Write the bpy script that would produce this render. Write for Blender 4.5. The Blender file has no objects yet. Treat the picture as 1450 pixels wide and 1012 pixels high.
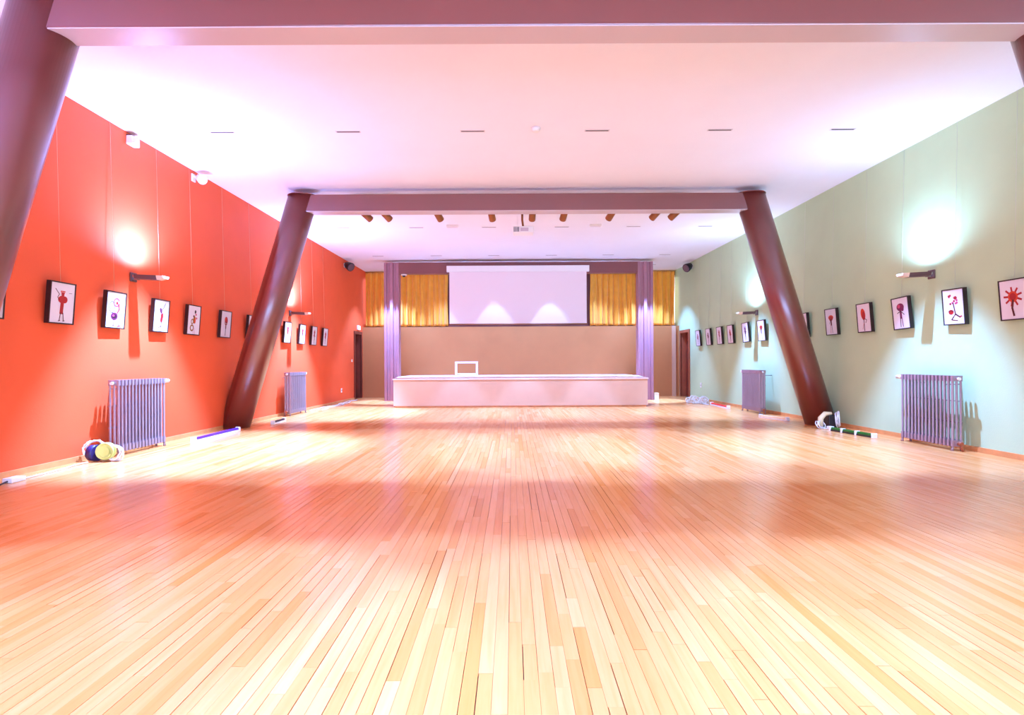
import bpy, bmesh, math, random
from mathutils import Vector, Matrix
R = math.radians
C = bpy.context.scene.collection
scn = bpy.context.scene
PI = math.pi

# ------------------------------------------------------------------ camera
CAM_H = 1.14
cam_d = bpy.data.cameras.new('camera')
cam_d.sensor_width = 36.0
cam_d.lens = 800.0 / 1450.0 * 36.0
cam_d.shift_y = 7.0 / 1450.0
cam_d.clip_start = 0.05
cam_d.clip_end = 200
cam = bpy.data.objects.new('camera', cam_d)
C.objects.link(cam)
cam.location = (0, 0, CAM_H)
cam.rotation_euler = (R(90), 0, 0)
cam.rotation_euler = (Matrix.Rotation(0.005, 3, 'Y') @ Matrix.Rotation(R(90), 3, 'X')).to_euler()
scn.camera = cam

# ------------------------------------------------------------------ view, world
scn.view_settings.view_transform = 'Standard'
scn.view_settings.look = 'None'
scn.view_settings.gamma = 1.0
scn.view_settings.use_curve_mapping = False
scn.view_settings.exposure = 0.27
w = bpy.data.worlds.new('world'); scn.world = w; w.use_nodes = True
bg = w.node_tree.nodes['Background']
bg.inputs[0].default_value = (0.86, 0.90, 1.0, 1); bg.inputs[1].default_value = 2.2

# ------------------------------------------------------------------ room measures
H = 4.23
YF, YN = 19.15, -4.0           # far and near ends
def xl(y): return -5.205 + 0.01375 * y
def xr(y): return 5.945 - 0.02125 * y
ROWX = (-3.85, -2.17, -0.51, 1.15, 2.79, 4.43)
ROWS = (1.5, 7.54, 12.9, 16.3, 17.95)

# ------------------------------------------------------------------ lights
LCOL = (0.44, 0.86, 2.1)
def spot(name, loc, tgt, power, size, blend, rad=0.03, col=LCOL):
    d = bpy.data.lights.new(name, 'SPOT'); d.energy = power; d.color = col
    d.spot_size = R(size); d.spot_blend = blend; d.shadow_soft_size = rad
    o = bpy.data.objects.new(name, d); C.objects.link(o); o.location = loc
    o.rotation_euler = (Vector(tgt) - Vector(loc)).to_track_quat('-Z', 'Y').to_euler()
    return o
ROWP = {-3.3: 420, 1.5: 600, 7.54: 740, 12.9: 720, 16.3: 150, 17.95: 480}
for ry in (-3.3,) + ROWS:
    for rx in ROWX:
        side = -1 if rx == ROWX[0] else (1 if rx == ROWX[-1] else 0)
        aim = rx + side * (0.25 if ry < 15 else 0.0)          # the outer lamps are turned to wash the side walls
        gain = 1 if not side else (1.3 if ry < 5 else ((4.2 if side < 0 else 1.7) if ry < 15 else (1.8 if ry < 17 else 1)))
        spot('downlight_lamp', (rx, ry, H - 0.03), (aim, ry, 0), ROWP[ry] * gain, 50 if ry == 16.3 else (86 if ry > 17 else 60), (0.9 if ry > 17 else 0.22) if not side else 0.5)
for px_ in (-3.61, 4.02):                                      # added narrow lamps without fittings, brightening the stage posts
    spot('post_fill_lamp', (px_, 16.62, H - 0.03), (px_, 16.62, 0), 2300, 31, 0.3)
SCONCES = [('l', 7.60, 2.32), ('l', 12.80, 2.29), ('r', 7.76, 2.33), ('r', 13.05, 2.27),
           ('l', 2.40, 2.32), ('r', 2.40, 2.33)]  # unseen pair beside the camera, added to light the near ceiling
for side, y, z in SCONCES:
    s = 1 if side == 'l' else -1
    x0 = xl(y) if side == 'l' else xr(y)
    spot('sconce_lamp', (x0 + s * 0.30, y, z + 0.08), (x0 + s * 0.30, y, z + 2), 280 if side == 'l' else 125, 168, 1.0, 0.06, (0.48, 0.70, 1.9) if side == 'l' else (0.46, 0.76, 1.35))
# daylight through the glazing behind the camera
ad = bpy.data.lights.new('daylight', 'AREA'); ad.shape = 'RECTANGLE'; ad.size = 9; ad.size_y = 2.6
ad.energy = 800; ad.color = (0.40, 0.62, 1.3)
ao = bpy.data.objects.new('daylight', ad); C.objects.link(ao); ao.location = (0.4, YN - 0.3, 2.1); ao.rotation_euler = (R(100), 0, 0)

# ------------------------------------------------------------------ materials
MATS = {}
def s2l(c):
    return tuple(((v/255)/12.92 if v/255 <= .04045 else ((v/255+.055)/1.055)**2.4) for v in c)
def mat(name, col, rough=0.5, metal=0.0, spec=0.5, bump=0.0, bscale=60, mottle=0.0, mscale=2.0, emit=None, estr=0, coat=0.0, sheen=0.0):
    if name in MATS: return MATS[name]
    m = bpy.data.materials.new(name); m.use_nodes = True; nt = m.node_tree
    b = nt.nodes['Principled BSDF']
    b.inputs['Base Color'].default_value = (*col, 1)
    b.inputs['Roughness'].default_value = rough
    b.inputs['Metallic'].default_value = metal
    b.inputs['Specular IOR Level'].default_value = spec
    b.inputs['Coat Weight'].default_value = coat; b.inputs['Coat IOR'].default_value = 1.9; b.inputs['Coat Roughness'].default_value = .28
    b.inputs['Sheen Weight'].default_value = sheen
    if emit:
        b.inputs['Emission Color'].default_value = (*emit, 1); b.inputs['Emission Strength'].default_value = estr
    geo = nt.nodes.new('ShaderNodeNewGeometry')
    if mottle:
        n = nt.nodes.new('ShaderNodeTexNoise'); n.inputs['Scale'].default_value = mscale; n.inputs['Detail'].default_value = 5
        nt.links.new(geo.outputs['Position'], n.inputs['Vector'])
        hs = nt.nodes.new('ShaderNodeHueSaturation'); hs.inputs['Color'].default_value = (*col, 1)
        mr = nt.nodes.new('ShaderNodeMapRange'); mr.inputs['From Min'].default_value = .3; mr.inputs['From Max'].default_value = .7
        mr.inputs['To Min'].default_value = 1 - mottle; mr.inputs['To Max'].default_value = 1 + mottle
        nt.links.new(n.outputs['Fac'], mr.inputs['Value']); nt.links.new(mr.outputs[0], hs.inputs['Value'])
        nt.links.new(hs.outputs['Color'], b.inputs['Base Color'])
    if bump:
        n2 = nt.nodes.new('ShaderNodeTexNoise'); n2.inputs['Scale'].default_value = bscale; n2.inputs['Detail'].default_value = 3
        nt.links.new(geo.outputs['Position'], n2.inputs['Vector'])
        bp = nt.nodes.new('ShaderNodeBump'); bp.inputs['Strength'].default_value = bump; bp.inputs['Distance'].default_value = .004
        nt.links.new(n2.outputs['Fac'], bp.inputs['Height']); nt.links.new(bp.outputs[0], b.inputs['Normal'])
    MATS[name] = m; return m

M_red = mat('red_paint', s2l((240, 98, 54)), .6, spec=.3, bump=.25, mottle=.03)
M_green = mat('sage_paint', s2l((188, 212, 168)), .6, spec=.3, bump=.25, mottle=.03)
M_ceil = mat('ceiling_paint', s2l((240, 238, 246)), .7, spec=.2, bump=.15, mottle=.01)
M_brown = mat('brown_wall_paint', s2l((190, 118, 66)), .55, bump=.2, mottle=.04)
M_steel = mat('brown_gloss_paint', s2l((112, 40, 32)), .36, coat=.75, bump=.08, bscale=14, mottle=.06, mscale=1.3)
M_soffit = mat('soffit_floor_glow', s2l((196, 178, 176)), .35, bump=.05, mottle=.03)  # pale tone paints in the floor light reflected by the gloss undersides
M_portal = mat('portal_paint', s2l((128, 70, 66)), .45, bump=.2, mottle=.05)
M_stage = mat('stage_paint', s2l((208, 160, 130)), .5, bump=.2, mottle=.04)
M_curt = mat('orange_curtain', s2l((252, 176, 50)), .75, sheen=.3, bump=.3, bscale=200, mottle=.05, mscale=6)
M_screen = mat('screen_cloth', s2l((240, 228, 230)), .8)
M_white = mat('white_plastic', s2l((240, 238, 236)), .4)
M_cream = mat('cream_plastic', s2l((240, 222, 176)), .45)
M_black = mat('black_plastic', (0.012, 0.010, 0.012), .4)
M_dark = mat('dark_slot', (0.02, 0.017, 0.018), .7)
M_frame = mat('black_frame_wood', (0.02, 0.008, 0.008), .35, mottle=.2, mscale=20)
M_paper = mat('white_paper', s2l((224, 216, 222)), .6)
M_rad = mat('radiator_enamel', s2l((162, 144, 154)), .25, metal=.25, mottle=.05)
M_radr = mat('radiator_enamel_mauve', s2l((164, 138, 146)), .25, metal=.25, mottle=.05)
M_door = mat('brown_door_veneer', s2l((120, 48, 30)), .45, mottle=.15, mscale=5)
M_doorf = mat('door_frame_wood', s2l((165, 85, 55)), .45, mottle=.1, mscale=5)
M_brass = mat('brass', s2l((214, 160, 90)), .3, metal=.9, mottle=.03)
M_chrome = mat('chrome', s2l((190, 190, 200)), .25, metal=.9, mottle=.03)
M_base = mat('baseboard_wood', s2l((222, 150, 90)), .4, mottle=.12, mscale=8)
M_gun = mat('sconce_grey', s2l((110, 84, 86)), .4, metal=.4, mottle=.03)
M_glass_w = mat('window_daylight', (.9, .93, 1), .3, emit=(.86, .9, 1), estr=1.2)
M_exit = mat('exit_sign_face', s2l((250, 240, 210)), .4, emit=(1, .9, .65), estr=.9)
M_spotb = mat('bronze_spotlight', s2l((150, 92, 50)), .35, metal=.4, mottle=.05)
M_wire = mat('nylon_wire', s2l((238, 160, 120)), .4)
M_sub = mat('dark_subfloor', s2l((72, 34, 16)), .8, mottle=.2)

def wood(name, use_attr):
    m = bpy.data.materials.new(name); m.use_nodes = True; nt = m.node_tree; L = nt.links
    b = nt.nodes['Principled BSDF']
    if use_attr:
        a = nt.nodes.new('ShaderNodeAttribute'); a.attribute_name = 'tint'; rnd = a.outputs['Fac']
    else:
        a = nt.nodes.new('ShaderNodeObjectInfo'); rnd = a.outputs['Random']
    geo = nt.nodes.new('ShaderNodeNewGeometry')
    mp = nt.nodes.new('ShaderNodeMapping'); mp.inputs['Scale'].default_value = (26, 1.3, 1)
    L.new(geo.outputs['Position'], mp.inputs['Vector'])
    off = nt.nodes.new('ShaderNodeCombineXYZ')
    mu = nt.nodes.new('ShaderNodeMath'); mu.operation = 'MULTIPLY'; mu.inputs[1].default_value = 57
    L.new(rnd, mu.inputs[0]); L.new(mu.outputs[0], off.inputs['Z']); L.new(off.outputs[0], mp.inputs['Location'])
    n = nt.nodes.new('ShaderNodeTexNoise'); n.inputs['Scale'].default_value = 1.6; n.inputs['Detail'].default_value = 4; n.inputs['Distortion'].default_value = .6
    L.new(mp.outputs[0], n.inputs['Vector'])
    cr = nt.nodes.new('ShaderNodeValToRGB'); e = cr.color_ramp.elements
    e[0].position = 0; e[0].color = (*s2l((221, 137, 67)), 1)
    e[1].position = 1; e[1].color = (*s2l((236, 163, 103)), 1)
    for p, c in ((.05, (224, 141, 76)), (.2, (230, 149, 84)), (.5, (232, 154, 91)), (.85, (234, 158, 97))):
        q = e.new(p); q.color = (*s2l(c), 1)
    L.new(rnd, cr.inputs[0])
    mx = nt.nodes.new('ShaderNodeMix'); mx.data_type = 'RGBA'; mx.blend_type = 'MULTIPLY'; mx.inputs[0].default_value = 1
    g = nt.nodes.new('ShaderNodeValToRGB'); g.color_ramp.elements[0].position = .28; g.color_ramp.elements[0].color = (.94, .87, .76, 1)
    g.color_ramp.elements[1].position = .6; g.color_ramp.elements[1].color = (1, 1, 1, 1)
    L.new(n.outputs['Fac'], g.inputs[0]); L.new(cr.outputs[0], mx.inputs[6]); L.new(g.outputs[0], mx.inputs[7])
    L.new(mx.outputs[2], b.inputs['Base Color'])
    b.inputs['Roughness'].default_value = .22
    b.inputs['Specular IOR Level'].default_value = .5
    bp = nt.nodes.new('ShaderNodeBump'); bp.inputs['Strength'].default_value = .06; bp.inputs['Distance'].default_value = .002
    L.new(n.outputs['Fac'], bp.inputs['Height']); L.new(bp.outputs[0], b.inputs['Normal'])
    return m
M_wood_o = wood('maple_strip', False)
M_wood_f = wood('maple_strip_field', True)

# ------------------------------------------------------------------ mesh helpers
class MB:
    def __init__(s): s.bm = bmesh.new()
    def poly(s, vs, fs, mi=0, smooth=False):
        v = [s.bm.verts.new(p) for p in vs]
        for f in fs:
            try:
                q = s.bm.faces.new([v[i] for i in f]); q.material_index = mi; q.smooth = smooth
            except ValueError: pass
        return v
    def box(s, x0, x1, y0, y1, z0, z1, mi=0, M=None):
        vs = [Vector(p) for p in ((x0,y0,z0),(x1,y0,z0),(x1,y1,z0),(x0,y1,z0),(x0,y0,z1),(x1,y0,z1),(x1,y1,z1),(x0,y1,z1))]
        if M is not None: vs = [M @ p for p in vs]
        s.poly(vs, ((0,3,2,1),(4,5,6,7),(0,1,5,4),(1,2,6,5),(2,3,7,6),(3,0,4,7)), mi); return s
    def prism(s, pts, z0, z1, mi=0, M=None):       # pts: xy polygon (counter-clockwise)
        n = len(pts); vs = [Vector((*p, z0)) for p in pts] + [Vector((*p, z1)) for p in pts]
        if M is not None: vs = [M @ p for p in vs]
        fs = [tuple(range(n-1, -1, -1)), tuple(range(n, 2*n))] + [(i, (i+1) % n, n+(i+1) % n, n+i) for i in range(n)]
        s.poly(vs, fs, mi); return s
    def tube(s, pts, r, n=8, mi=0, closed=False, caps=True):
        pts = [Vector(p) for p in pts]; N = len(pts)
        rs = r if isinstance(r, (list, tuple)) else [r]*N
        rings = []; up = Vector((0, 0, 1))
        prev = None
        for i, p in enumerate(pts):
            a = pts[(i-1) % N] if (closed or i > 0) else p
            b = pts[(i+1) % N] if (closed or i < N-1) else p
            t = (b - a)
            t = t.normalized() if t.length > 1e-9 else up
            if prev is None:
                u = t.cross(up)
                if u.length < 1e-3: u = t.cross(Vector((1, 0, 0)))
            else:
                u = prev - t * prev.dot(t)
                if u.length < 1e-6: u = t.cross(up)
            u.normalize(); prev = u; v = t.cross(u)
            rings.append([s.bm.verts.new(p + u*math.cos(2*PI*k/n)*rs[i] + v*math.sin(2*PI*k/n)*rs[i]) for k in range(n)])
        M_ = N if closed else N-1
        for i in range(M_):
            A, B = rings[i], rings[(i+1) % N]
            for k in range(n):
                q = s.bm.faces.new((A[k], A[(k+1) % n], B[(k+1) % n], B[k])); q.smooth = True; q.material_index = mi
        if caps and not closed:
            for A in (rings[0], rings[-1]):
                try: q = s.bm.faces.new(A); q.material_index = mi
                except ValueError: pass
        return s
    def ellip(s, c, rx, ry, rz, mi=0, nu=16, nv=8):
        c = Vector(c); rings = []
        for j in range(1, nv):
            a = PI*j/nv
            rings.append([s.bm.verts.new(c + Vector((rx*math.sin(a)*math.cos(2*PI*k/nu), ry*math.sin(a)*math.sin(2*PI*k/nu), rz*math.cos(a)))) for k in range(nu)])
        t = s.bm.verts.new(c + Vector((0,0,rz))); b = s.bm.verts.new(c - Vector((0,0,rz)))
        for k in range(nu):
            l = (k+1) % nu
            fs = [(t, rings[0][k], rings[0][l]), (b, rings[-1][l], rings[-1][k])]
            fs += [(rings[j][k], rings[j+1][k], rings[j+1][l], rings[j][l]) for j in range(nv-2)]
            for f in fs:
                q = s.bm.faces.new(f); q.smooth = True; q.material_index = mi
        return s
    def build(s, name, mats, parent=None, bevel=0, loc=None, rot=None, fixn=True):
        if fixn: bmesh.ops.recalc_face_normals(s.bm, faces=s.bm.faces)
        me = bpy.data.meshes.new(name); s.bm.to_mesh(me); s.bm.free()
        for m in (mats if isinstance(mats, (list, tuple)) else [mats]): me.materials.append(m)
        o = bpy.data.objects.new(name, me); C.objects.link(o)
        if parent: o.parent = parent
        if loc: o.location = loc
        if rot: o.rotation_euler = rot
        if bevel:
            bv = o.modifiers.new('bevel', 'BEVEL'); bv.width = bevel; bv.segments = 2; bv.limit_method = 'ANGLE'
        return o
def tag(o, label, cat, group=None):
    o['label'] = label; o['category'] = cat
    if group: o['group'] = group
    return o
def thing(name, label, cat, loc=(0,0,0), rotz=0, group=None):
    o = bpy.data.objects.new(name, None); C.objects.link(o); o.empty_display_size = .1
    o.location = loc; o.rotation_euler = (0, 0, rotz)
    return tag(o, label, cat, group)
def struct(o): o['kind'] = 'structure'; return o
def copy_tree(o, parent=None):
    c = o.copy(); C.objects.link(c)
    if parent: c.parent = parent
    for ch in list(o.children): copy_tree(ch, c)
    return c

# ------------------------------------------------------------------ floor
fl = MB().box(-5.9, 6.6, YN-.1, YF+.4, -.2, -.010).build('floor', M_sub); struct(fl)
rng = random.Random(7)
PW = 0.055
unit = MB(); unit.box(-.5, .5, -.5, .5, -1, 0)
bmesh.ops.recalc_face_normals(unit.bm, faces=unit.bm.faces)
um = bpy.data.meshes.new('plank'); unit.bm.to_mesh(um); unit.bm.free(); um.materials.append(M_wood_o)
planks = []
x = -5.30
while x < 6.1:
    y = YN + rng.uniform(0, .8)
    y0 = YN
    while y0 < YF:
        g1 = rng.choice((.0006, .0008, .0010, .0016, .0024, .0034)); g2 = rng.choice((.0006, .0008, .0012, .0022))
        planks.append([x + g1, x + PW - .0003, y0 + g2, min(y, YF), rng.random(), rng.choice((0, 0, -.0006, -.0003, .0004))])
        y0 = y; y += rng.choice((.28, .4, .55, .7, .9, 1.1, 1.35, 1.6)) * rng.uniform(.85, 1.15)
    x += PW
def vis(p):
    yc = max((p[2]+p[3])/2, .1)
    return p[3] > 1.86 and abs((p[0]+p[1])/2) < 0.93*p[3]
cand = sorted([p for p in planks if vis(p)], key=lambda p: -(min(p[3]-max(p[2],1.83), 9)) / ((max(p[2], 1.83)+.5*(p[3]-max(p[2],1.83)))**3))
near = cand[:300]; ids = set(id(p) for p in near)
for p in near:
    o = bpy.data.objects.new('plank', um); C.objects.link(o); o.parent = fl
    o.location = ((p[0]+p[1])/2, (p[2]+p[3])/2, p[5]); o.scale = (p[1]-p[0], p[3]-p[2], .012)
vs, fs, tn = [], [], []
for p in planks:
    if id(p) in ids: continue
    a, b_, c, d, t, z = p; k = len(vs)
    if b_ < xl(c) - .05 or a > xr(c) + .05: continue
    vs += [(a,c,z),(b_,c,z),(b_,d,z),(a,d,z),(a,c,-.012),(b_,c,-.012),(b_,d,-.012),(a,d,-.012)]
    fs += [(k,k+1,k+2,k+3),(k+4,k+5,k+1,k),(k+5,k+6,k+2,k+1),(k+6,k+7,k+3,k+2),(k+7,k+4,k,k+3)]; tn += [t]*5
me = bpy.data.meshes.new('plank_field'); me.from_pydata(vs, [], fs); me.materials.append(M_wood_f)
at = me.attributes.new('tint', 'FLOAT', 'FACE'); at.data.foreach_set('value', tn)
o = bpy.data.objects.new('plank_field', me); C.objects.link(o); o.parent = fl; o['kind'] = 'stuff'

# ------------------------------------------------------------------ shell
ceil = struct(MB().box(-5.9, 6.6, YN-.1, YF+.4, H, H+.2).build('ceiling', M_ceil))
T = .3
DL = (17.78, 18.58); DR = (17.72, 18.62); DH = 2.10
def side_wall(name, f, s, m, door):
    b = MB()
    def seg(y0, y1, z0, z1):
        pts = [(f(y0), y0), (f(y1), y1), (f(y1)+s*T, y1), (f(y0)+s*T, y0)]
        b.prism(pts, z0, z1)
    seg(YN, door[0], -.01, H); seg(door[0], door[1], DH, H); seg(door[1], YF+.2, -.01, H)
    return struct(b.build(name, m))
wl = side_wall('wall_left', xl, -1, M_red, DL)
wr = side_wall('wall_right', xr, 1, M_green, DR)
wb = struct(MB().box(-5.4, 6.2, YF, YF+.25, -.01, H).build('wall_back', M_portal))
YP = 18.72
lp = MB().box(xl(YP)+.003, xr(YP)-.003, YP, YF, 0, 2.33).build('lower_panel', M_brown, wb)
# glazed wall behind the camera
b = MB(); b.box(-5.5, 6.3, YN-.2, YN, -.01, .8); b.box(-5.5, 6.3, YN-.2, YN, 3.4, H); b.box(-5.5, -4.2, YN-.2, YN, .8, 3.4); b.box(5.0, 6.3, YN-.2, YN, .8, 3.4)
struct(b.build('wall_front', M_ceil))
b = MB()
for k in range(6):
    xx = -4.2 + k*9.2/5; b.box(xx-.04, xx+.04, YN-.14, YN-.04, .8, 3.4)
b.box(-4.2, 5.0, YN-.14, YN-.04, .8, .87); b.box(-4.2, 5.0, YN-.14, YN-.04, 3.33, 3.4)
struct(b.build('window_3', M_white))
# baseboards
def board(name, f, s, segs):
    b = MB()
    for y0, y1 in segs:
        b.prism([(f(y0), y0), (f(y1), y1), (f(y1)-s*.022, y1), (f(y0)-s*.022, y0)], 0, .062)
    return struct(b.build(name, M_base))
board('baseboard_left', xl, -1, [(YN, 9.86), (10.38, DL[0]-.07)])
board('baseboard_right', xr, 1, [(YN, 9.86), (10.38, DR[0]-.07)])
struct(MB().box(5.30, 5.42, YP-.05, YP, 0, 2.33).build('trim_1', M_stage))

# doors
def door(name, f, s, d, hy, m):
    y0, y1 = d
    root = struct(MB().box(0, .045, 0, 1, 0, 1).build(name, m))       # leaf replaced below
    me = root.data; bm = bmesh.new()
    q = MB(); xx = f((y0+y1)/2)
    a = xx + s*.17; c = xx + s*.22
    q.box(min(a,c), max(a,c), y0+.03, y1-.03, .005, DH-.03)
    for z0, z1 in ((.25, .95), (1.1, 1.9)):
        q.box(min(a, a-s*.012), max(a, a-s*.012), y0+.15, y1-.15, z0, z1)
    bmesh.ops.recalc_face_normals(q.bm, faces=q.bm.faces); q.bm.to_mesh(me); q.bm.free(); bm.free()
    fb = MB()
    for ya, yb, za, zb in ((y0-.06, y0+.03, 0, DH+.06), (y1-.03, y1+.06, 0, DH+.06), (y0+.03, y1-.03, DH-.03, DH+.06)):
        a = xx - s*.02; c = xx + s*.02
        fb.box(min(a,c), max(a,c), ya, yb, za, zb)
    for ya, yb in ((y0, y0+.03), (y1-.03, y1)):
        a = xx; c = xx + s*.25
        fb.box(min(a,c), max(a,c), ya, yb, 0, DH)
    a = xx; c = xx + s*.25
    fb.box(min(a,c), max(a,c), y0, y1, DH-.03, DH)
    fb.build('door_frame', M_doorf if s > 0 else m, root)
    hb = MB(); hx = xx + s*.17
    hb.box(min(hx, hx-s*.01), max(hx, hx-s*.01), hy-.02, hy+.02, 1.0, 1.22)
    hb.tube([(hx, hy, 1.13), (hx-s*.05, hy, 1.13), (hx-s*.055, hy+(.13 if hy < (y0+y1)/2 else -.13), 1.13)], .011, 10)
    hb.build('door_handle', M_brass, root)
    # dark corridor behind
    return root
door('door_1', xl, -1, DL, DL[0]+.12, M_door)
door('door_2', xr, 1, DR, DR[0]+.12, M_door)
# windows behind the side curtains
for i, (x0, x1) in enumerate(((xl(19)+.02, -4.25), (4.7, xr(19)-.02))):
    r_ = struct(MB().box(x0, x1, YF-.03, YF-.005, 2.45, 4.0).build('window_%d' % (i+1), M_glass_w))
    fb = MB(); fb.box(x0, x1, YF-.06, YF-.005, 2.38, 2.45); fb.box(x0, x1, YF-.06, YF-.005, 4.0, 4.06)
    fb.build('window_frame', M_white, r_)

# ------------------------------------------------------------------ raking portal frames
SL = .306
def raking(name_lbl, yc, xa_l, xa_r, yb0, yb1, grp):
    root = thing('portal_frame', name_lbl, 'beam', (0, yc, 0), 0, grp)
    ZT = 4.115
    for s, xa in ((-1, xa_l), (1, xa_r)):
        b = MB(); n = 56; rings = []
        for z in (0, ZT):
            cx = xa + (3.82 - z) * SL * s
            rings.append([b.bm.verts.new((cx + .262*math.cos(2*PI*k/n), .25*math.sin(2*PI*k/n), z)) for k in range(n)])
        for k in range(n):
            q = b.bm.faces.new((rings[0][k], rings[0][(k+1) % n], rings[1][(k+1) % n], rings[1][k])); q.smooth = True
        b.bm.faces.new(rings[0]); b.bm.faces.new(rings[1])
        f = xl if s < 0 else xr
        no = Vector((s, 0, 0))
        res = bmesh.ops.bisect_plane(b.bm, geom=b.bm.verts[:]+b.bm.edges[:]+b.bm.faces[:], plane_co=(f(yc)-s*.006, 0, 0), plane_no=no, clear_outer=True)
        ed = [e for e in res['geom_cut'] if isinstance(e, bmesh.types.BMEdge)]
        if ed: bmesh.ops.holes_fill(b.bm, edges=[e for e in b.bm.edges if e.is_boundary])
        b.build('column', M_steel, root)
        # cap plate with raised rim
        cx = xa + (3.82-ZT)*SL*s
        cap = MB(); cap.tube([(cx, 0, ZT), (cx, 0, ZT+.012)], .272, 40)
        cap.build('cap_plate', M_steel, root)
        # weld collar where the beam meets the column
        wx = xa - s*.262
    bb = MB().box(xa_l+.1, xa_r-.1, yb0-yc, yb1-yc, 3.822, 4.113)
    bo = bb.build('beam', M_steel, root, bevel=.006)
    MB().box(xa_l+.2, xa_r-.2, yb0-yc+.004, yb1-yc-.004, 3.812, 3.8222).build('soffit_glow_strip', M_soffit, bo)  # added pale strip under the beam, standing in for reflected floor light
    return root
FG = None
raking('near brown steel portal frame with raking round columns, its beam cut by the photo top', 4.66, -3.885, 4.477, 4.49, 4.745, FG)
raking('complete brown portal frame with two raking round columns in mid-hall', 10.12, -3.81, 4.36, 9.95, 10.2, FG)

# upright stage portal
root = thing('stage_portal', 'upright brown portal with grooved posts framing the stage at the far end', 'beam', (0, 16.95, 0))
for x0, x1 in ((-3.83, -3.39), (3.79, 4.245)):
    wdt = x1-x0
    pts = [(x0,0),(x0+wdt*.16,0),(x0+wdt*.2,.045),(x0+wdt*.36,.045),(x0+wdt*.4,0),(x0+wdt*.6,0),(x0+wdt*.64,.045),(x0+wdt*.8,.045),(x0+wdt*.84,0),(x1,0),(x1,.3),(x0,.3)]
    MB().prism(pts, 0, 4.15).build('post', mat('lit_post_paint', s2l((164, 112, 124)), .4, bump=.2, mottle=.05), root)  # portal paint lightened, so lamplight on the posts is partly in the colour
MB().box(-3.39, 3.79, .0, .25, 3.82, 4.15).build('beam', M_portal, root, bevel=.006)

# ------------------------------------------------------------------ stage
YS = 14.42; ZS = .735
pts = [(-3.03, YS), (3.46, YS), (3.76, 16.90), (3.76, YP-.01), (-3.37, YP-.01), (-3.37, 16.90)]
st = thing('stage', 'low taupe stage platform in front of the brown back wall', 'stage', (0, YS, 0))
q = [(x_, y_-YS) for x_, y_ in pts]
MB().prism(q, .04, ZS-.03).build('stage_body', M_stage, st)
q2 = [(-3.05, -.02), (3.48, -.02), (3.77, 16.9-YS), (3.77, YP-.012-YS), (-3.38, YP-.012-YS), (-3.38, 16.9-YS)]
MB().prism(q2, ZS-.03, ZS).build('stage_top', mat('stage_top_paint', s2l((232, 196, 180)), .35, mottle=.03), st)
q3 = [(-3.0, .03), (3.43, .03), (3.7, 2.3), (-3.3, 2.3)]
MB().prism(q3, 0, .04).build('plinth', M_base, st)

# frame on the stage
t = thing('display_frame', 'empty white rectangular metal frame standing on the stage', 'frame', (-1.40, 17.3, ZS))
W_, H_ = .70, .44
b = MB()
for yy in (0, .16):
    b.box(-W_/2, -W_/2+.06, yy-.02, yy+.02, .02, H_); b.box(W_/2-.06, W_/2, yy-.02, yy+.02, 0, H_)
    b.box(-W_/2+.06, W_/2-.06, yy-.02, yy+.02, H_-.06, H_); b.box(-W_/2+.06, W_/2-.06, yy-.02, yy+.02, .02, .08)
b.build('rail_frame', M_white, t, bevel=.008)
for sx in (-1, 1):
    for zz in (.05, H_-.03): MB().box(sx*(W_/2-.03)-.015, sx*(W_/2-.03)+.015, 0, .16, zz-.015, zz+.015).build('spacer', M_white, t)
    MB().box(sx*(W_/2-.03)-.04, sx*(W_/2-.03)+.04, -.03, .19, 0, .02).build('foot', M_white, t)

# ------------------------------------------------------------------ screen
t = thing('projection_screen', 'large white pull-down projection screen hanging from the stage portal', 'screen', (.19, 16.86, 2.27))
MB().box(-2.13, 2.13, -.02, .085, 1.58, 1.76).build('screen_housing', M_white, t, bevel=.01)
MB().box(-2.05, 2.05, .02, .024, .03, 1.59).build('screen_cloth', M_screen, t)
MB().tube([(-2.07, .022, .015), (2.07, .022, .015)], .018, 10).build('bottom_bar', M_spotb, t)

# ------------------------------------------------------------------ curtains
def curtain(x0, x1, label, seed):
    r = random.Random(seed)
    t = thing('curtain', label, 'curtain', ((x0+x1)/2, 18.86, 2.36), 0, 'orange pleated curtains behind the stage')
    W = x1 - x0; n = int(W*120); ph = [r.uniform(0, 6.28) for _ in range(3)]
    zs = [0, .08, .3, .6, .9, 1.2, 1.5, 1.72, 1.79]
    vs = []; fs = []
    for j, z in enumerate(zs):
        am = .058 * (1.15 - .5*z/1.79)
        for i in range(n+1):
            u = i/n*W
            yy = am*(math.sin(u*2*PI/.21 + ph[0] + 1.1*math.sin(u*5+ph[1])) + .35*math.sin(u*2*PI/.09+ph[2]+z*.6))
            xx = -W/2 + u + .010*math.sin(z*3+u*9+ph[1])
            vs.append((xx, yy, z + (.008*math.sin(u*20) if j == 0 else 0)))
    for j in range(len(zs)-1):
        for i in range(n):
            a = j*(n+1)+i; fs.append((a, a+1, a+n+2, a+n+1))
    me = bpy.data.meshes.new('curtain_cloth'); me.from_pydata(vs, [], fs); me.materials.append(M_curt)
    for p in me.polygons: p.use_smooth = True
    o = bpy.data.objects.new('curtain_cloth', me); C.objects.link(o); o.parent = t
    sm = o.modifiers.new('solid', 'SOLIDIFY'); sm.thickness = .004
    MB().tube([(-W/2-.03, 0, 1.80), (W/2+.03, 0, 1.80)], .014, 8).build('curtain_rod', M_brass, t)
    for k in range(max(3, int(W/.3))):
        xx = -W/2 + .06 + k*(W-.12)/(max(3, int(W/.3))-1)
        MB().tube([(xx, .02*math.cos(a*PI/4), 1.80+.02*math.sin(a*PI/4)) for a in range(8)], .004, 5, closed=True).build('curtain_ring', M_brass, t)
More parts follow.
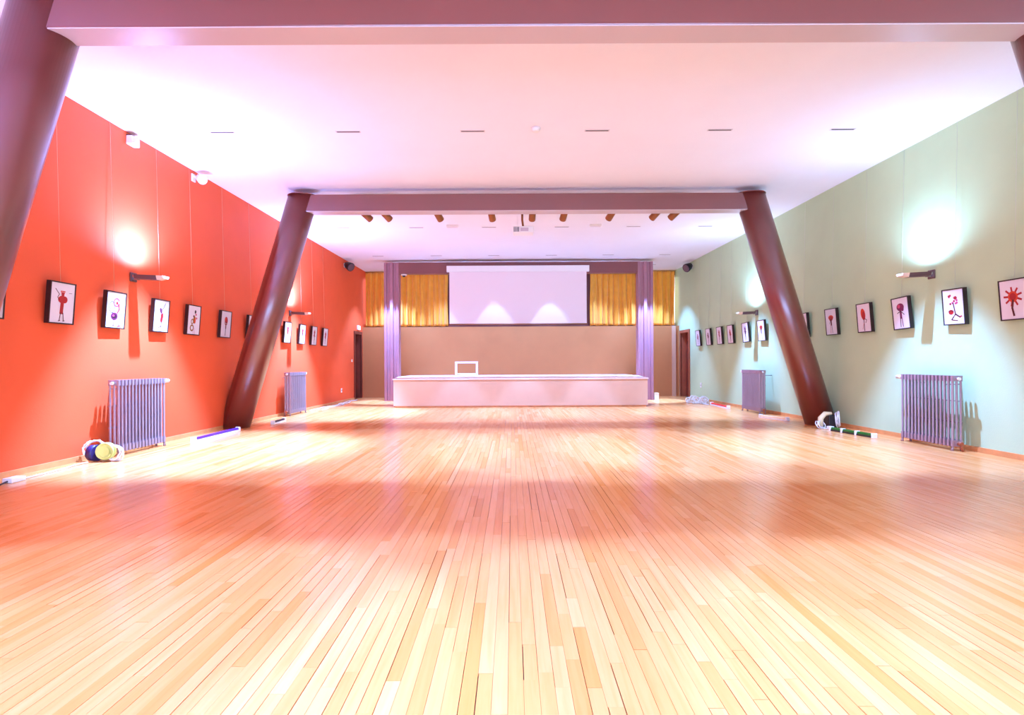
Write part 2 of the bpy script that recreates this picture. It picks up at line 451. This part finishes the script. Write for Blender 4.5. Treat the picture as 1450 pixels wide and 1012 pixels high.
curtain(-4.86, -4.00, 'narrow orange curtain in the back left corner beside the red wall', 1)
curtain(-3.80, -2.13, 'wide orange curtain left of the projection screen', 2)
curtain(2.62, 4.28, 'wide orange curtain right of the projection screen', 3)
curtain(4.45, 5.42, 'narrow orange curtain in the back right corner beside the sage wall', 4)

# ------------------------------------------------------------------ pictures
INK = {'r': (168, 22, 24), 'o': (206, 60, 24), 'p': (112, 22, 74), 'k': (44, 10, 20), 'g': (150, 92, 14), 'l': (200, 70, 110), 'd': (80, 12, 20)}
INKS = [mat('ink_'+k, s2l(v), .6) for k, v in INK.items()]; IK = {k: i for i, k in enumerate(INK)}
class Print:
    def __init__(s): s.b = MB(); s.z = 0
    def blob(s, cx, cy, rx, ry, c, a=0):
        s.z += .00012; n = 18; ca, sa = math.cos(a), math.sin(a)
        vs = []
        for k in range(n):
            u, v = rx*math.cos(2*PI*k/n), ry*math.sin(2*PI*k/n)
            vs.append((cx+u*ca-v*sa, -s.z, cy+u*sa+v*ca))
        s.b.poly(vs, [tuple(range(n))], IK[c]); return s
    def line(s, pts, w_, c):
        s.z += .00012
        for i in range(len(pts)-1):
            a, b_ = Vector(pts[i]), Vector(pts[i+1]); d = (b_-a)
            if d.length < 1e-6: continue
            n = Vector((-d.y, d.x)).normalized()*w_/2; e = d.normalized()*w_*.3
            vs = [a-n-e, b_-n+e, b_+n+e, a+n-e]
            s.b.poly([(v.x, -s.z, v.y) for v in vs], [(0,1,2,3)], IK[c])
        return s
    def ring(s, cx, cy, rx, ry, w_, c, a0=0, a1=2*PI):
        pts = [(cx+rx*math.cos(a0+(a1-a0)*k/14), cy+ry*math.sin(a0+(a1-a0)*k/14)) for k in range(15)]
        return s.line(pts, w_, c)
def art(kind, seed):
    p = Print(); r = random.Random(seed)
    if kind == 'wand':
        p.blob(0,.035,.045,.03,'r').blob(.02,.035,.03,.028,'r').line([(0,.06),(-.02,.10),(.02,.10),(0,.055)],.008,'o').blob(0,.075,.015,.02,'r')
        p.line([(0,.03),(-.005,-.07)],.034,'r').line([(-.012,-.07),(-.02,-.13)],.008,'d').line([(.012,-.07),(.02,-.13)],.008,'d')
        p.line([(-.03,.03),(-.05,.05),(-.035,.075),(-.075,.115)],.006,'d').line([(-.03,-.135),(-.012,-.13)],.006,'d').line([(.015,-.135),(.032,-.13)],.006,'d')
        p.line([(.06,.09),(.09,.092)],.003,'k')
    elif kind == 'bird':
        p.ring(.005,.075,.035,.035,.012,'l').blob(.012,.07,.014,.014,'r').ring(-.05,.03,.035,.05,.006,'k').ring(-.05,.03,.02,.03,.004,'k')
        p.line([(.03,.06),(.045,.02),(.02,-.02)],.014,'r').blob(-.015,-.05,.045,.035,'p').blob(-.015,-.05,.03,.02,'k').blob(-.025,-.045,.014,.009,'l')
        p.line([(.06,.02),(.075,-.04),(.05,-.09),(.045,-.13)],.006,'k').line([(-.02,-.085),(-.02,-.13)],.006,'p').line([(-.04,-.13),(0,-.135)],.005,'p').line([(.03,-.14),(.07,-.13)],.008,'r')
    elif kind == 'dancer':
        p.line([(.06,.14),(.03,.09),(-.01,.05),(.0,0),(.02,-.04),(0,-.10),(-.05,-.12)],.008,'p').blob(-.01,.06,.018,.03,'p',.5).blob(.01,-.01,.02,.05,'r',-.2)
        p.ring(.02,-.01,.05,.06,.004,'l',-1,1.6).ring(-.03,.05,.03,.07,.003,'k',1.5,4).line([(.01,-.06),(0,-.15)],.006,'k')
    elif kind == 'scroll':
        p.ring(-.03,-.08,.03,.03,.016,'g').ring(-.03,-.01,.02,.025,.012,'g').blob(.01,.01,.025,.04,'g').blob(.02,.0,.015,.03,'o').blob(.02,.10,.016,.02,'k').blob(.035,.07,.014,.012,'l').blob(-.005,.05,.014,.014,'d').blob(.05,.03,.014,.012,'l').line([(0,-.10),(0,-.15)],.004,'l').line([(.02,-.08),(.03,-.15)],.004,'l')
    elif kind == 'torch':
        p.blob(0,.06,.035,.04,'r').blob(-.01,.07,.018,.02,'o').blob(.02,.05,.02,.03,'r').ring(0,.03,.03,.03,.01,'r',3,6.2).line([(0,.03),(0,-.04)],.022,'d').line([(0,-.04),(-.004,-.13)],.012,'k')
    elif kind == 'star':
        for a in range(9): p.line([(0,.03),(.08*math.cos(a*.7+.3),.03+.075*math.sin(a*.7+.3))],.016,'r')
        p.blob(0,.03,.045,.045,'o').blob(0,.03,.03,.03,'r').line([(0,0),(-.012,-.06),(0,-.12)],.018,'d')
    elif kind == 'bouquet':
        for k in range(14): p.blob(r.uniform(-.05,.06), r.uniform(.02,.12), .012, .010, 'r' if k % 2 else 'l')
        p.line([(0,.04),(.02,-.06),(.07,-.09)],.012,'d').line([(.02,-.06),(-.03,-.11),(.04,-.12)],.008,'d').blob(-.03,-.04,.03,.022,'r').line([(-.06,-.03),(0,-.03)],.006,'d').line([(.07,-.085),(.09,-.08)],.01,'r')
    elif kind == 'wig':
        p.blob(.0,.07,.055,.04,'p').blob(-.02,.08,.02,.02,'l').blob(.03,.05,.02,.025,'p').line([(0,.04),(0,-.04)],.03,'p').line([(-.05,.01),(0,.03),(.05,-.01)],.008,'k').line([(-.008,-.04),(-.015,-.13)],.010,'k').line([(.012,-.04),(.02,-.13)],.010,'p')
    elif kind == 'cloak':
        p.blob(-.01,.05,.04,.065,'o',.2).blob(0,.03,.03,.05,'r').line([(.01,.0),(.05,-.02),(.03,-.05)],.008,'d').line([(0,-.02),(.0,-.14)],.012,'k').line([(0,-.05),(-.03,-.12)],.006,'r')
    elif kind == 'parasol':
        p.blob(0,.06,.055,.03,'o').blob(0,.045,.04,.03,'r').line([(0,.03),(.0,-.03)],.03,'d').line([(-.02,.02),(-.04,-.02)],.006,'k').line([(-.008,-.03),(-.02,-.13)],.008,'r').line([(.01,-.03),(.02,-.13)],.008,'k')
    else:
        c = r.choice('rrpdr'); c2 = r.choice('kdpo')
        p.blob(0,.07,.02*r.uniform(.8,2),.025,c).blob(0,.02,.025*r.uniform(.8,1.4),.05,c).line([(0,.02),(r.uniform(-.01,.01),-.06)],.024,c2)
        p.line([(-.006,-.06),(-.015,-.13)],.008,c2).line([(.008,-.06),(.015,-.13)],.008,c2).line([(-.05,r.uniform(-.02,.06)),(0,.03),(.05,r.uniform(-.02,.06))],.008,c)
        if r.random() < .5: p.ring(0,.075,.04,.035,.006,c2)
    return p
M_wire_r = mat('clear_wire', s2l((196, 208, 190)), .3)
def picture(side, y, z, kind, label, seed, lean=4.5, roll=0):
    f = xl if side == 'l' else xr
    # local: face looks along -Y, depth along +Y (towards wall)
    t = thing('framed_print', label, 'picture', (0,0,0), 0, 'framed prints on the red wall' if side == 'l' else 'framed prints on the sage wall')
    pw, ph, dp = .36, .47, .05
    b = MB(); fw = .014
    b.box(-pw/2, -pw/2+fw, 0, dp, -ph/2, ph/2); b.box(pw/2-fw, pw/2, 0, dp, -ph/2, ph/2)
    b.box(-pw/2+fw, pw/2-fw, 0, dp, ph/2-fw, ph/2); b.box(-pw/2+fw, pw/2-fw, 0, dp, -ph/2, -ph/2+fw)
    fr = b.build('frame', M_frame, t)
    pa = MB().box(-pw/2+fw, pw/2-fw, .006, .03, -ph/2+fw, ph/2-fw).build('paper', M_paper, t)
    a = art(kind, seed).b.build('printed_figure', INKS, pa, fixn=False); a.location = (0, .0055, -.01 + .0)
    a.scale = (1.42, 1, 1.42)
    R_ = (Matrix.Rotation(R(90) if side == 'l' else R(-90), 4, 'Z') @ Matrix.Rotation(R(lean), 4, 'X') @ Matrix.Rotation(R(roll), 4, 'Y'))
    s = 1 if side == 'l' else -1
    off = dp + .5*ph*math.sin(R(lean)) + .012
    t.matrix_world = Matrix.Translation((f(y) + s*off, y, z)) @ R_
    # wire: from the back of the frame up to the ceiling, in world space -> local
    Mi = t.matrix_world.inverted()
    top = t.matrix_world @ Vector((0, dp-.01, ph/2-.02))
    MB().tube([Mi @ top, Mi @ Vector((f(y)+s*.012, y, H-.002))], .0023 if side == 'l' else .0018, 6).build('hanging_wire', M_wire if side == 'l' else M_wire_r, t)
    return t
LP = [(5.46, 'wig', 'framed print at the photo left edge, mostly hidden by the near raking column'),
 (6.34, 'wand', 'framed print of a red robed figure raising a thin wand, on the red wall'),
 (7.18, 'bird', 'framed print of a pink and purple bird-like figure, on the red wall'),
 (8.09, 'dancer', 'framed print of a slender mauve dancer, right of the nearest red-wall sconce'),
 (8.90, 'scroll', 'framed print of a golden scrolled figure, on the red wall'),
 (9.87, 'torch', 'framed print of a red-headed torch shape with dark stem, on the red wall'),
 (10.85, 'cloak', 'framed print half hidden behind the left raking column of the middle portal'),
 (12.50, 'x', 'framed print just right of the middle portal column, under the far left sconce'),
 (13.35, 'x', 'second framed print right of the middle portal column on the red wall'),
 (14.12, 'x', 'third framed print right of the middle portal column on the red wall'),
 (14.92, 'x', 'farthest framed print on the red wall, nearest the back left door')]
RP = [(6.46, 'star', 'framed print of a red star-burst figure at the photo right edge'),
 (7.31, 'bouquet', 'framed print of red blossoms above a curled dark stem, on the sage wall', 1),
 (8.27, 'wig', 'framed print of a mauve figure with large headdress, left of the near sage-wall sconce', -2),
 (9.11, 'cloak', 'framed print of an orange cloaked figure, on the sage wall'),
 (10.01, 'parasol', 'framed print of a figure under a red parasol, just right of the middle column'),
 (10.95, 'x', 'framed print half hidden behind the right raking column of the middle portal'),
 (12.69, 'parasol', 'framed print just left of the right middle column, beside the far sage-wall sconce'),
 (13.51, 'x', 'framed print left of the far sage-wall sconce, tilted on its wire', -2),
 (14.40, 'x', 'fourth framed print from the back right door on the sage wall'),
 (15.12, 'x', 'third framed print from the back right door on the sage wall'),
 (15.92, 'x', 'second framed print from the back right door on the sage wall'),
 (16.75, 'x', 'framed print nearest the back right door on the sage wall')]
# order labels of the last four by distance from the door: 14.40 is 4th, 15.12 3rd, 15.92 2nd
for i, a in enumerate(LP): picture('l', a[0], 1.83, a[1], a[2], 10+i, 4.5, a[3] if len(a) > 3 else 0)
for i, a in enumerate(RP): picture('r', a[0], 1.83, a[1], a[2], 40+i, 4.5, a[3] if len(a) > 3 else 0)

# ------------------------------------------------------------------ sconces
def sconce(side, y, z, label):
    t = thing('wall_sconce', label, 'lamp', (0,0,0), 0, 'projecting uplighter sconces')
    # local: +X out of the wall
    MB().box(0, .025, -.06, .06, -.07, .05).build('wall_plate', M_gun, t, bevel=.006)
    b = MB(); b.box(.02, .08, -.03, .03, -.045, .02); b.tube([(.05,-.05,0),(.05,.05,0)], .02, 10)
    b.build('bracket', M_chrome, t)
    b = MB()   # shallow trough
    Y0 = .055
    b.poly([(.06,-Y0,-.035),(.36,-Y0,-.05),(.36,Y0,-.05),(.06,Y0,-.035),(.06,-Y0-.02,.02),(.36,-Y0-.02,.005),(.36,Y0+.02,.005),(.06,Y0+.02,.02),
            (.07,-Y0-.01,.02),(.35,-Y0-.01,.005),(.35,Y0+.01,.005),(.07,Y0+.01,.02),(.07,-Y0,-.025),(.35,-Y0,-.04),(.35,Y0,-.04),(.07,Y0,-.025)],
           [(0,3,2,1),(0,1,5,4),(1,2,6,5),(2,3,7,6),(3,0,4,7),(4,5,9,8),(5,6,10,9),(6,7,11,10),(7,4,8,11),(8,9,13,12),(9,10,14,13),(10,11,15,14),(11,8,12,15),(12,13,14,15)])
    b.build('trough', M_gun, t, fixn=True)
    b = MB()
    b.poly([(.36,-.055,-.05),(.36,.055,-.05),(.36,.075,.005),(.36,-.075,.005),(.45,-.06,-.03),(.45,.06,-.03),(.45,.075,.0),(.45,-.075,.0)],
           [(0,1,2,3),(4,7,6,5),(0,4,5,1),(1,5,6,2),(2,6,7,3),(3,7,4,0)])
    b.build('glass_tip', mat('frosted_tip', s2l((240, 205, 180)), .3), t)
    f = xl if side == 'l' else xr
    t.location = (f(y), y, z); t.rotation_euler = (0, 0, 0 if side == 'l' else PI)
sl = ['grey projecting wall sconce near the front of the red wall', 'far grey wall sconce on the red wall beyond the middle column',
      'grey projecting wall sconce near the front of the sage wall', 'far grey wall sconce on the sage wall beyond the middle column',
      None, None]
for (side, y, z), l in zip(SCONCES, sl):
    if l: sconce(side, y, z, l)
    else: sconce(side, y, z, 'added wall sconce beside the camera on the %s wall, unseen, lighting the near hall' % ('red' if side == 'l' else 'sage'))

# ------------------------------------------------------------------ radiators
def section_mesh(m):
    b = MB()
    for k in range(3):
        xx = -.052 + k*.052
        n = 10
        rx, ry = (.015, .0095)
        pts0 = [(xx+rx*math.cos(2*PI*i/n), ry*math.sin(2*PI*i/n)) for i in range(n)]
        b.prism(pts0, .12, .89)
    for z0, z1 in ((.055, .135), (.875, .945)):
        pts0 = []
        for sx in (1, -1):
            for i in range(7):
                a = -PI/2 + PI*i/6 if sx > 0 else PI/2 + PI*i/6
                pts0.append((sx*.055 + .018*math.cos(a), .018*math.sin(a)))
        b.prism(pts0, z0, z1)
    b.tube([(0,-.0325,.095),(0,.0325,.095)], .022, 10); b.tube([(0,-.0325,.905),(0,.0325,.905)], .022, 10)
    bmesh.ops.recalc_face_normals(b.bm, faces=b.bm.faces)
    me = bpy.data.meshes.new('section'); b.bm.to_mesh(me); b.bm.free(); me.materials.append(m); return me
SM = section_mesh(M_rad); SMR = section_mesh(M_radr)
def radiator(side, y0, xc, n, label):
    t = thing('radiator', label, 'radiator', (xc, y0, 0), 0, 'cast column radiators along the side walls')
    s = 1 if side == 'l' else -1
    for k in range(n):
        o = bpy.data.objects.new('section', SM if side == 'l' else SMR); C.objects.link(o); o.parent = t; o.location = (0, .0325+k*.065, 0)
    for k in (0, n-1):
        for sx in (-1, 1):
            b = MB(); yy = .0325+k*.065
            b.tube([(sx*.05, yy, .08), (sx*.056, yy, .03), (sx*.06, yy, 0)], [.014, .013, .020], 8)
            b.build('leg', M_radr, t)
    for zz in (.35, .62):
        MB().tube([(s*-.07, .03, zz), (s*-.07, n*.065-.03, zz)], .006, 6).build('tie_rod', M_rad, t)
    # valve at the far top end and the return pipe at the near foot
    L_ = n*.065
    b = MB(); b.tube([(0, L_-.005, .905), (0, L_+.03, .905)], .016, 10); b.tube([(0, L_+.03, .905), (0, L_+.055, .905), (0, L_+.155, .905)], [.026, .030, .027], 14)
    b.build('valve', M_white, t)
    b = MB(); b.tube([(0, .0, .905), (0, -.02, .905)], .02, 10); b.build('end_plug', M_white, t)
    b = MB(); b.tube([(0, -.0, .095), (0, -.05, .095)], .024, 10); b.tube([(0, -.035, .095), (0, -.04, .05), (s*-.02, -.04, .0)], .012, 8)
    b.build('return_valve', M_doorf, t)
    # hooks back to the wall
    f = xl if side == 'l' else xr
    for yy in (.2, L_-.2):
        wx = f(y0+yy) - xc
        wx -= math.copysign(.004, wx); MB().tube([(0, yy, .83), (wx, yy, .83)], .008, 6).build('wall_hook', M_rad, t)
radiator('l', 6.96, -4.925, 15, 'nearest mauve-grey column radiator on the red wall, beside the cable reel')
radiator('l', 12.2, -4.865, 15, 'far column radiator on the red wall, beyond the middle column')
radiator('r', 7.08, 5.595, 15, 'nearest column radiator on the sage wall, below the sconce')
radiator('r', 12.15, 5.395, 15, 'far column radiator on the sage wall, beyond the middle column')

# ------------------------------------------------------------------ ceiling fittings
def slot_light(x_, y_, label):
    t = thing('slot_downlight', label, 'ceiling light', (x_, y_, H), 0, 'recessed slot downlights')
    b = MB(); b.box(-.165, .165, -.028, -.015, -.005, 0); b.box(-.165, .165, .015, .028, -.005, 0); b.box(-.165, -.152, -.015, .015, -.005, 0); b.box(.152, .165, -.015, .015, -.005, 0)
    b.build('trim_ring', mat('slot_trim', s2l((214, 204, 208)), .5), t)
    MB().box(-.152, .152, -.015, .015, -.004, -.0015).build('louvre', M_dark, t)
cols = ('leftmost', 'second from left', 'third from left', 'third from right', 'second from right', 'rightmost')
rown = {1.5: None, 7.54: 'in the nearest visible ceiling row', 12.9: 'in the ceiling row behind the middle beam', 16.3: 'in the last ceiling row before the stage portal', 17.95: 'in the ceiling row behind the stage portal'}
for ry in ROWS:
    for i, rx in enumerate(ROWX):
        if rown[ry]: slot_light(rx, ry, 'dark slot downlight, %s %s' % (cols[i], rown[ry]))
def puck(name, x_, y_, r_, label, cat):
    b = MB(); b.tube([(x_, y_, H), (x_, y_, H-.02), (x_, y_, H-.045), (x_, y_, H-.052)], [r_, r_, r_*.82, r_*.45], 24)
    return tag(b.build(name, M_white), label, cat)
d = puck('smoke_detector', .33, 7.45, .06, 'round white smoke detector on the ceiling near the centre', 'detector')
for x_, l in (((641-725)*12.6/800, 'left'), ((845-725)*12.6/800, 'right')):
    t = thing('emergency_light', 'small white ceiling emergency light %s of the projector' % l, 'ceiling light', (x_, 12.7, H))
    MB().box(-.13, .13, -.05, .05, -.045, 0).build('housing', M_white, t, bevel=.008)
    MB().box(-.115, .115, -.04, .04, -.05, -.045).build('diffuser', M_paper, t)

# projector
t = thing('projector', 'white ceiling projector hanging on a dark pole behind the middle beam', 'projector', (.245, 11.55, 3.76))
b = MB(); b.tube([(0,.05,.14),(-.02,.05,.30),(-.02,.05,H-3.76)], .022, 10); b.box(-.09,.05,-.02,.12,H-3.76-.02,H-3.76); b.build('ceiling_pole', M_spotb, t)
MB().box(-.21, .21, -.14, .16, .0, .135).build('body', M_white, t, bevel=.02)
b = MB()
for k in range(4): b.box(-.195+k*.03, -.18+k*.03, -.146, -.139, .02, .115)
b.build('vent_slat', M_black, t)
b = MB(); b.box(-.06, .10, -.146, -.14, .03, .10); b.build('rear_panel', mat('projector_panel', s2l((205,190,200)), .5), t)
b = MB(); b.tube([(.1,.16,.07),(.1,.19,.07)], .04, 16); b.build('lens', M_black, t)
b = MB(); b.box(-.1,.1,-.0,.1,.135,.16); b.build('mount_plate', M_black, t)

# stage spotlights
SPX = (519, 547, 621, 697, 755, 800, 867, 930, 957)
ords = ('leftmost', 'second from left', 'third from left', 'fourth from left', 'fifth from left', 'fourth from right', 'third from right', 'second from right', 'rightmost')
tr = MB().box(-2.95, 3.25, 10.36, 10.40, 4.19, H).build('lighting_track', M_spotb)
tag(tr, 'slim bronze lighting track on the ceiling behind the middle beam', 'track')
for i, px in enumerate(SPX):
    X_ = (px-725)*10.38/800; Y_ = 10.38; Z_ = 3.86
    t = thing('track_spotlight', 'bronze cylindrical track spotlight, %s in the row under the middle beam' % ords[i], 'lamp', (X_, Y_, Z_), 0, 'track spotlights behind the middle beam')
    d = Vector((.25 - X_, 3.2, -2.6)); d.normalize(); q = d.to_track_quat('-Z', 'Y').to_matrix().to_4x4()
    b = MB(); n = 18
    b.tube([q @ Vector((0,0,.085)), q @ Vector((0,0,.075)), q @ Vector((0,0,-.12)), q @ Vector((0,0,-.13))], [.045, .060, .064, .060], n)
    b.build('lamp_body', M_spotb, t)
    b = MB(); b.tube([q @ Vector((0,0,-.1301)), q @ Vector((0,0,-.133))], .052, n); b.build('lens', M_paper, t)
    b = MB(); b.tube([(0,0,.05), (0,0,.29)], .012, 8); b.box(-.05,.05,-.018,.018,.29,.33); b.build('stem', M_black, t)

# wall and ceiling gadgets
def spk(side, y, z, m, name, label, cat, size):
    f = xl if side == 'l' else xr; s = 1 if side == 'l' else -1
    t = thing(name, label, cat, (f(y), y, z))
    MB().box(min(0, s*.02), max(0, s*.02), -.05, .05, -.05, .07).build('wall_plate', M_white, t, bevel=.004)
    MB().tube([(s*.01, 0, .03), (s*.09, -.01, .02)], .012, 8).build('bracket', M_white, t)
    b = MB(); dx = Vector((s*.75, -.45, -.45)).normalized(); c = Vector((s*.14, -.02, -.01))
    b.tube([c - dx*size*.5, c - dx*size*.4, c + dx*size*.25, c + dx*size*.42, c+dx*size*.43], [size*.2, size*.36, size*.5, size*.5, size*.46], 20)
    b.build('speaker_body', m, t)
    b = MB(); b.tube([c + dx*size*.43, c + dx*size*.455], size*.42, 20); b.build('grille', M_gun if m is M_black else M_paper, t)
spk('l', 16.8, 4.04, M_black, 'wall_speaker', 'round black loudspeaker high on the red wall near the back corner', 'speaker', .26)
spk('r', 17.4, 4.06, M_black, 'wall_speaker', 'round black loudspeaker high on the sage wall near the back corner', 'speaker', .26)
spk('l', 9.02, 4.10, M_white, 'wall_floodlight', 'white bracketed fitting high on the red wall near the middle column', 'light', .15)
t = thing('alarm_sounder', 'white box with dark top high on the red wall at the ceiling, nearest the camera', 'alarm', (xl(7.55), 7.55, 4.13))
MB().box(0, .09, -.07, .09, -.07, .05).build('housing', M_white, t, bevel=.015)
MB().box(.0, .07, -.06, .06, .05, .06).build('top_plate', M_black, t)
MB().box(.0, .11, -.06, .04, -.05, -.035).build('lip', M_white, t)

t = thing('exit_sign', 'small lit cream sign box above the back left door', 'sign', (xl(18.2), 18.2, 2.28))
MB().box(0, .04, -.15, .15, -.07, .07).build('housing', M_white, t, bevel=.005)
MB().box(.04, .044, -.135, .135, -.058, .058).build('sign_face', M_exit, t)

def socket(side, y, z, label, h=.12):
    f = xl if side == 'l' else xr; s = 1 if side == 'l' else -1
    t = thing('wall_socket', label, 'socket', (f(y), y, z))
    MB().box(min(0, s*.015), max(0, s*.015), -.045, .045, -h/2, h/2).build('plate', M_white, t, bevel=.003)
    MB().tube([(s*.0145, 0, 0), (s*.0165, 0, 0)], .022, 14).build('outlet', M_gun, t)
socket('l', 16.46, .35, 'white socket low on the red wall near the back corner')
socket('r', 16.7, .44, 'white socket low on the sage wall above the white cable heap', .14)
t = thing('light_switch', 'small white switch on the red wall beside the back left door', 'switch', (xl(17.5), 17.5, 1.22))
MB().box(0, .014, -.04, .04, -.04, .04).build('plate', M_white, t, bevel=.003)
MB().box(.014, .02, -.02, .02, -.025, .025).build('rocker', M_cream, t)

t = thing('dome_camera', 'small white dome fitting under the left end of the stage portal beam', 'camera', (-3.25, 17.06, 3.815))
b = MB(); b.tube([(0,0,0),(0,0,-.03),(0,0,-.04)], [.09,.09,.07], 20); b.build('housing', M_white, t)
MB().ellip((0,0,-.04), .05, .05, .045).build('dome', M_black, t)
t = thing('junction_box', 'small white box on the floor at the foot of the right stage post', 'box', (4.32, 16.95, 0))
MB().box(-.06, .07, -.05, .06, 0, .2).build('box_body', M_white, t, bevel=.006)
MB().box(-.065, .075, -.055, .065, .19, .205).build('lid', M_cream, t, bevel=.003)

# ------------------------------------------------------------------ LED battens on the floor
def batten(a, b_, col, label, dots=False, th=.05):
    a = Vector((*a, 0)); b_ = Vector((*b_, 0)); L_ = (b_-a).length
    ang = math.atan2(b_.y-a.y, b_.x-a.x)
    t = thing('light_batten', label, 'light bar', a, ang, 'coloured light battens lying along the walls')
    MB().box(.03, L_-.03, -th/2, th/2, .0, th*.45).build('housing', M_white if not dots else M_black, t)
    b = MB(); n = 10
    pts = [(math.cos(PI*k/n)*th*.42, math.sin(PI*k/n)*th*.6) for k in range(n+1)]
    vs = [(.03, p[0], th*.45+p[1]) for p in pts] + [(L_-.03, p[0], th*.45+p[1]) for p in pts]
    b.poly(vs, [(k, k+1, n+2+k, n+1+k) for k in range(n)] + [tuple(range(n+1)), tuple(range(n+1, 2*n+2))], 0)
    b.build('lens_cover', mat('batten_'+col[0], s2l(col[1]), .3), t)
    for x_ in (0, L_-.04):
        MB().box(x_, x_+.04, -th*.6, th*.6, 0, th*1.15).build('end_cap', M_white, t, bevel=.004)
    if dots:
        for fx in (.3, .62):
            MB().box(L_*fx-.02, L_*fx+.02, -th*.55, th*.55, 0, th*1.1).build('clip', M_white, t, bevel=.003)
batten((-4.66, 8.24), (-4.66, 9.62), ('violet', (90, 40, 200)), 'violet light batten on the floor by the foot of the left middle column', th=.06)
batten((5.21, 9.25), (5.33, 8.3), ('green', (20, 90, 20)), 'green light batten on the floor by the foot of the right middle column', True, th=.06)
batten((5.22, 14.8), (5.19, 13.55), ('red', (225, 40, 40)), 'red light batten on the floor beside the white cable heap', th=.07)
batten((5.02, 11.45), (5.25, 10.75), ('cream', (240, 200, 150)), 'cream light batten on the floor in front of the far sage-wall radiator', th=.06)
batten((-4.52, 11.2), (-4.50, 10.6), ('black', (30, 20, 24)), 'short black light batten on the floor in front of the far red-wall radiator', th=.06)

# ------------------------------------------------------------------ cables
def coil(center, r_, n, th, seed, tilt=(0,0), wob=.02, rise=.0):
    rr = random.Random(seed); pts = []
    Mx = Matrix.Rotation(tilt[0], 3, 'X') @ Matrix.Rotation(tilt[1], 3, 'Y')
    for k in range(n*18):
        a = k*2*PI/18
        rad = r_*(1 + .12*math.sin(a*.37+seed)) + rr.uniform(-wob, wob)*.3
        p = Mx @ Vector((rad*math.cos(a), rad*math.sin(a), rise*k/(n*18) + wob*math.sin(a*.61)))
        pts.append(Vector(center)+p)
    zmin = th
    return [Vector((p.x, p.y, max(p.z, zmin))) for p in pts]
# left reel
t = thing('cable_bundle', 'heap of cables with a yellow-green roll beside the nearest red-wall radiator', 'cable', (-4.83, 6.72, 0))
b = MB(); b.tube([(.03,-.03,.12),(.05,-.09,.12)], .10, 24); b.tube([(.05,-.09,.12),(.05,-.095,.12)], .05, 16)
b.build('cable_roll', mat('lime_cord', s2l((214, 226, 130)), .5), t)
b = MB(); b.tube(coil((.05,-.07,.12), .085, 4, .009, 3, (R(90), 0), .008, .03), .009, 6); b.build('yellow_cord', mat('lime_cord', (0,0,0)), t)
b = MB(); b.tube([(-.13,-.06,.10),(-.05,-.07,.10)], .095, 20); b.build('cable_drum', mat('navy_plastic', s2l((36, 26, 90)), .4), t)
b = MB(); b.tube(coil((-.12,-.03,.14), .10, 4, .008, 5, (R(70), R(20)), .03), .008, 6); b.tube(coil((.14,-.05,.09), .085, 5, .008, 8, (R(75), R(-10)), .03), .008, 6)
b.build('white_cord', M_white, t)
b = MB(); b.tube(coil((-.05,.0,.10), .09, 3, .008, 11, (R(30), R(40)), .04), .009, 6); b.build('black_cord', M_black, t)
t = thing('extension_lead', 'white extension lead with plug block along the floor below the red wall', 'cable', (-4.9, 5.9, 0))
b = MB(); b.tube([(.0,.62,.012),(-.03,.5,.012),(.0,.3,.008),(.02,.0,.008),(.03,-.3,.008)], .007, 6); b.build('white_cord', M_white, t)
MB().box(-.02, .08, -.46, -.30, 0, .045).build('plug_block', M_white, t, bevel=.008)
b = MB(); b.tube([(.03,-.44,.02),(.06,-.58,.008),(.04,-.75,.008),(.08,-.9,.008)], .008, 6); b.build('black_cord', M_black, t)
# right bundle at column foot
t = thing('cable_bundle', 'black box with coiled white cables at the foot of the right middle column', 'cable', (5.36, 9.62, 0))
MB().box(-.02, .11, -.10, .08, 0, .22).build('power_unit', M_black, t, bevel=.008)
b = MB(); b.tube([(-.14,-.04,.04),(-.13,-.04,.17),(-.06,-.04,.245),(.05,-.04,.245)], [.045,.045,.04,.03], 12); b.build('beige_sleeve', M_cream, t)
b = MB(); b.tube(coil((.15,-.05,.15), .12, 6, .007, 21, (R(80), R(60)), .03), .008, 6); b.tube(coil((-.16,-.08,.06), .07, 4, .007, 23, (R(60), R(20)), .03), .007, 6)
b.tube([(-.2,-.1,.008),(-.1,-.16,.008),(.0,-.2,.008),(.05,-.35,.03)], .007, 6); b.build('white_cord', M_white, t)
MB().box(-.09, -.02, -.2, -.14, 0, .05).build('plug', M_white, t, bevel=.006)
# far right heap
t = thing('cable_heap', 'tangled heap of white cables on the floor by the back right door', 'cable', (5.1, 15.6, 0))
b = MB()
for k in range(6):
    b.tube(coil((random.Random(k).uniform(-.2,.2), random.Random(k+9).uniform(-.5,.5), .06), .12, 3, .009, 30+k, (R(15+k*12), R(-20+k*9)), .05), .010, 5)
b.build('white_cord', M_white, t)
b = MB(); b.tube([(.05,-.8,.01),(.0,-.5,.01),(.0,0,.01),(.15,.7,.01),(.2,1.3,.01)], .009, 5); b.build('trailing_cord', M_white, t)
# far left cables
t = thing('floor_cable', 'pale cable trailing along the foot of the red wall to the back door', 'cable', (-4.85, 13.6, 0))
b = MB(); rr = random.Random(4)
b.tube([(rr.uniform(-.05,.1), k*.25, .010) for k in range(16)], .010, 5)
b.tube([(rr.uniform(-.02,.2)+.05, .2+k*.22, .012) for k in range(14)], .010, 5)
b.build('white_cord', M_white, t)
b = MB(); b.tube([(.05+rr.uniform(-.05,.12), 1+k*.2, .012) for k in range(10)], .009, 5); b.build('yellow_cord', M_cream, t)
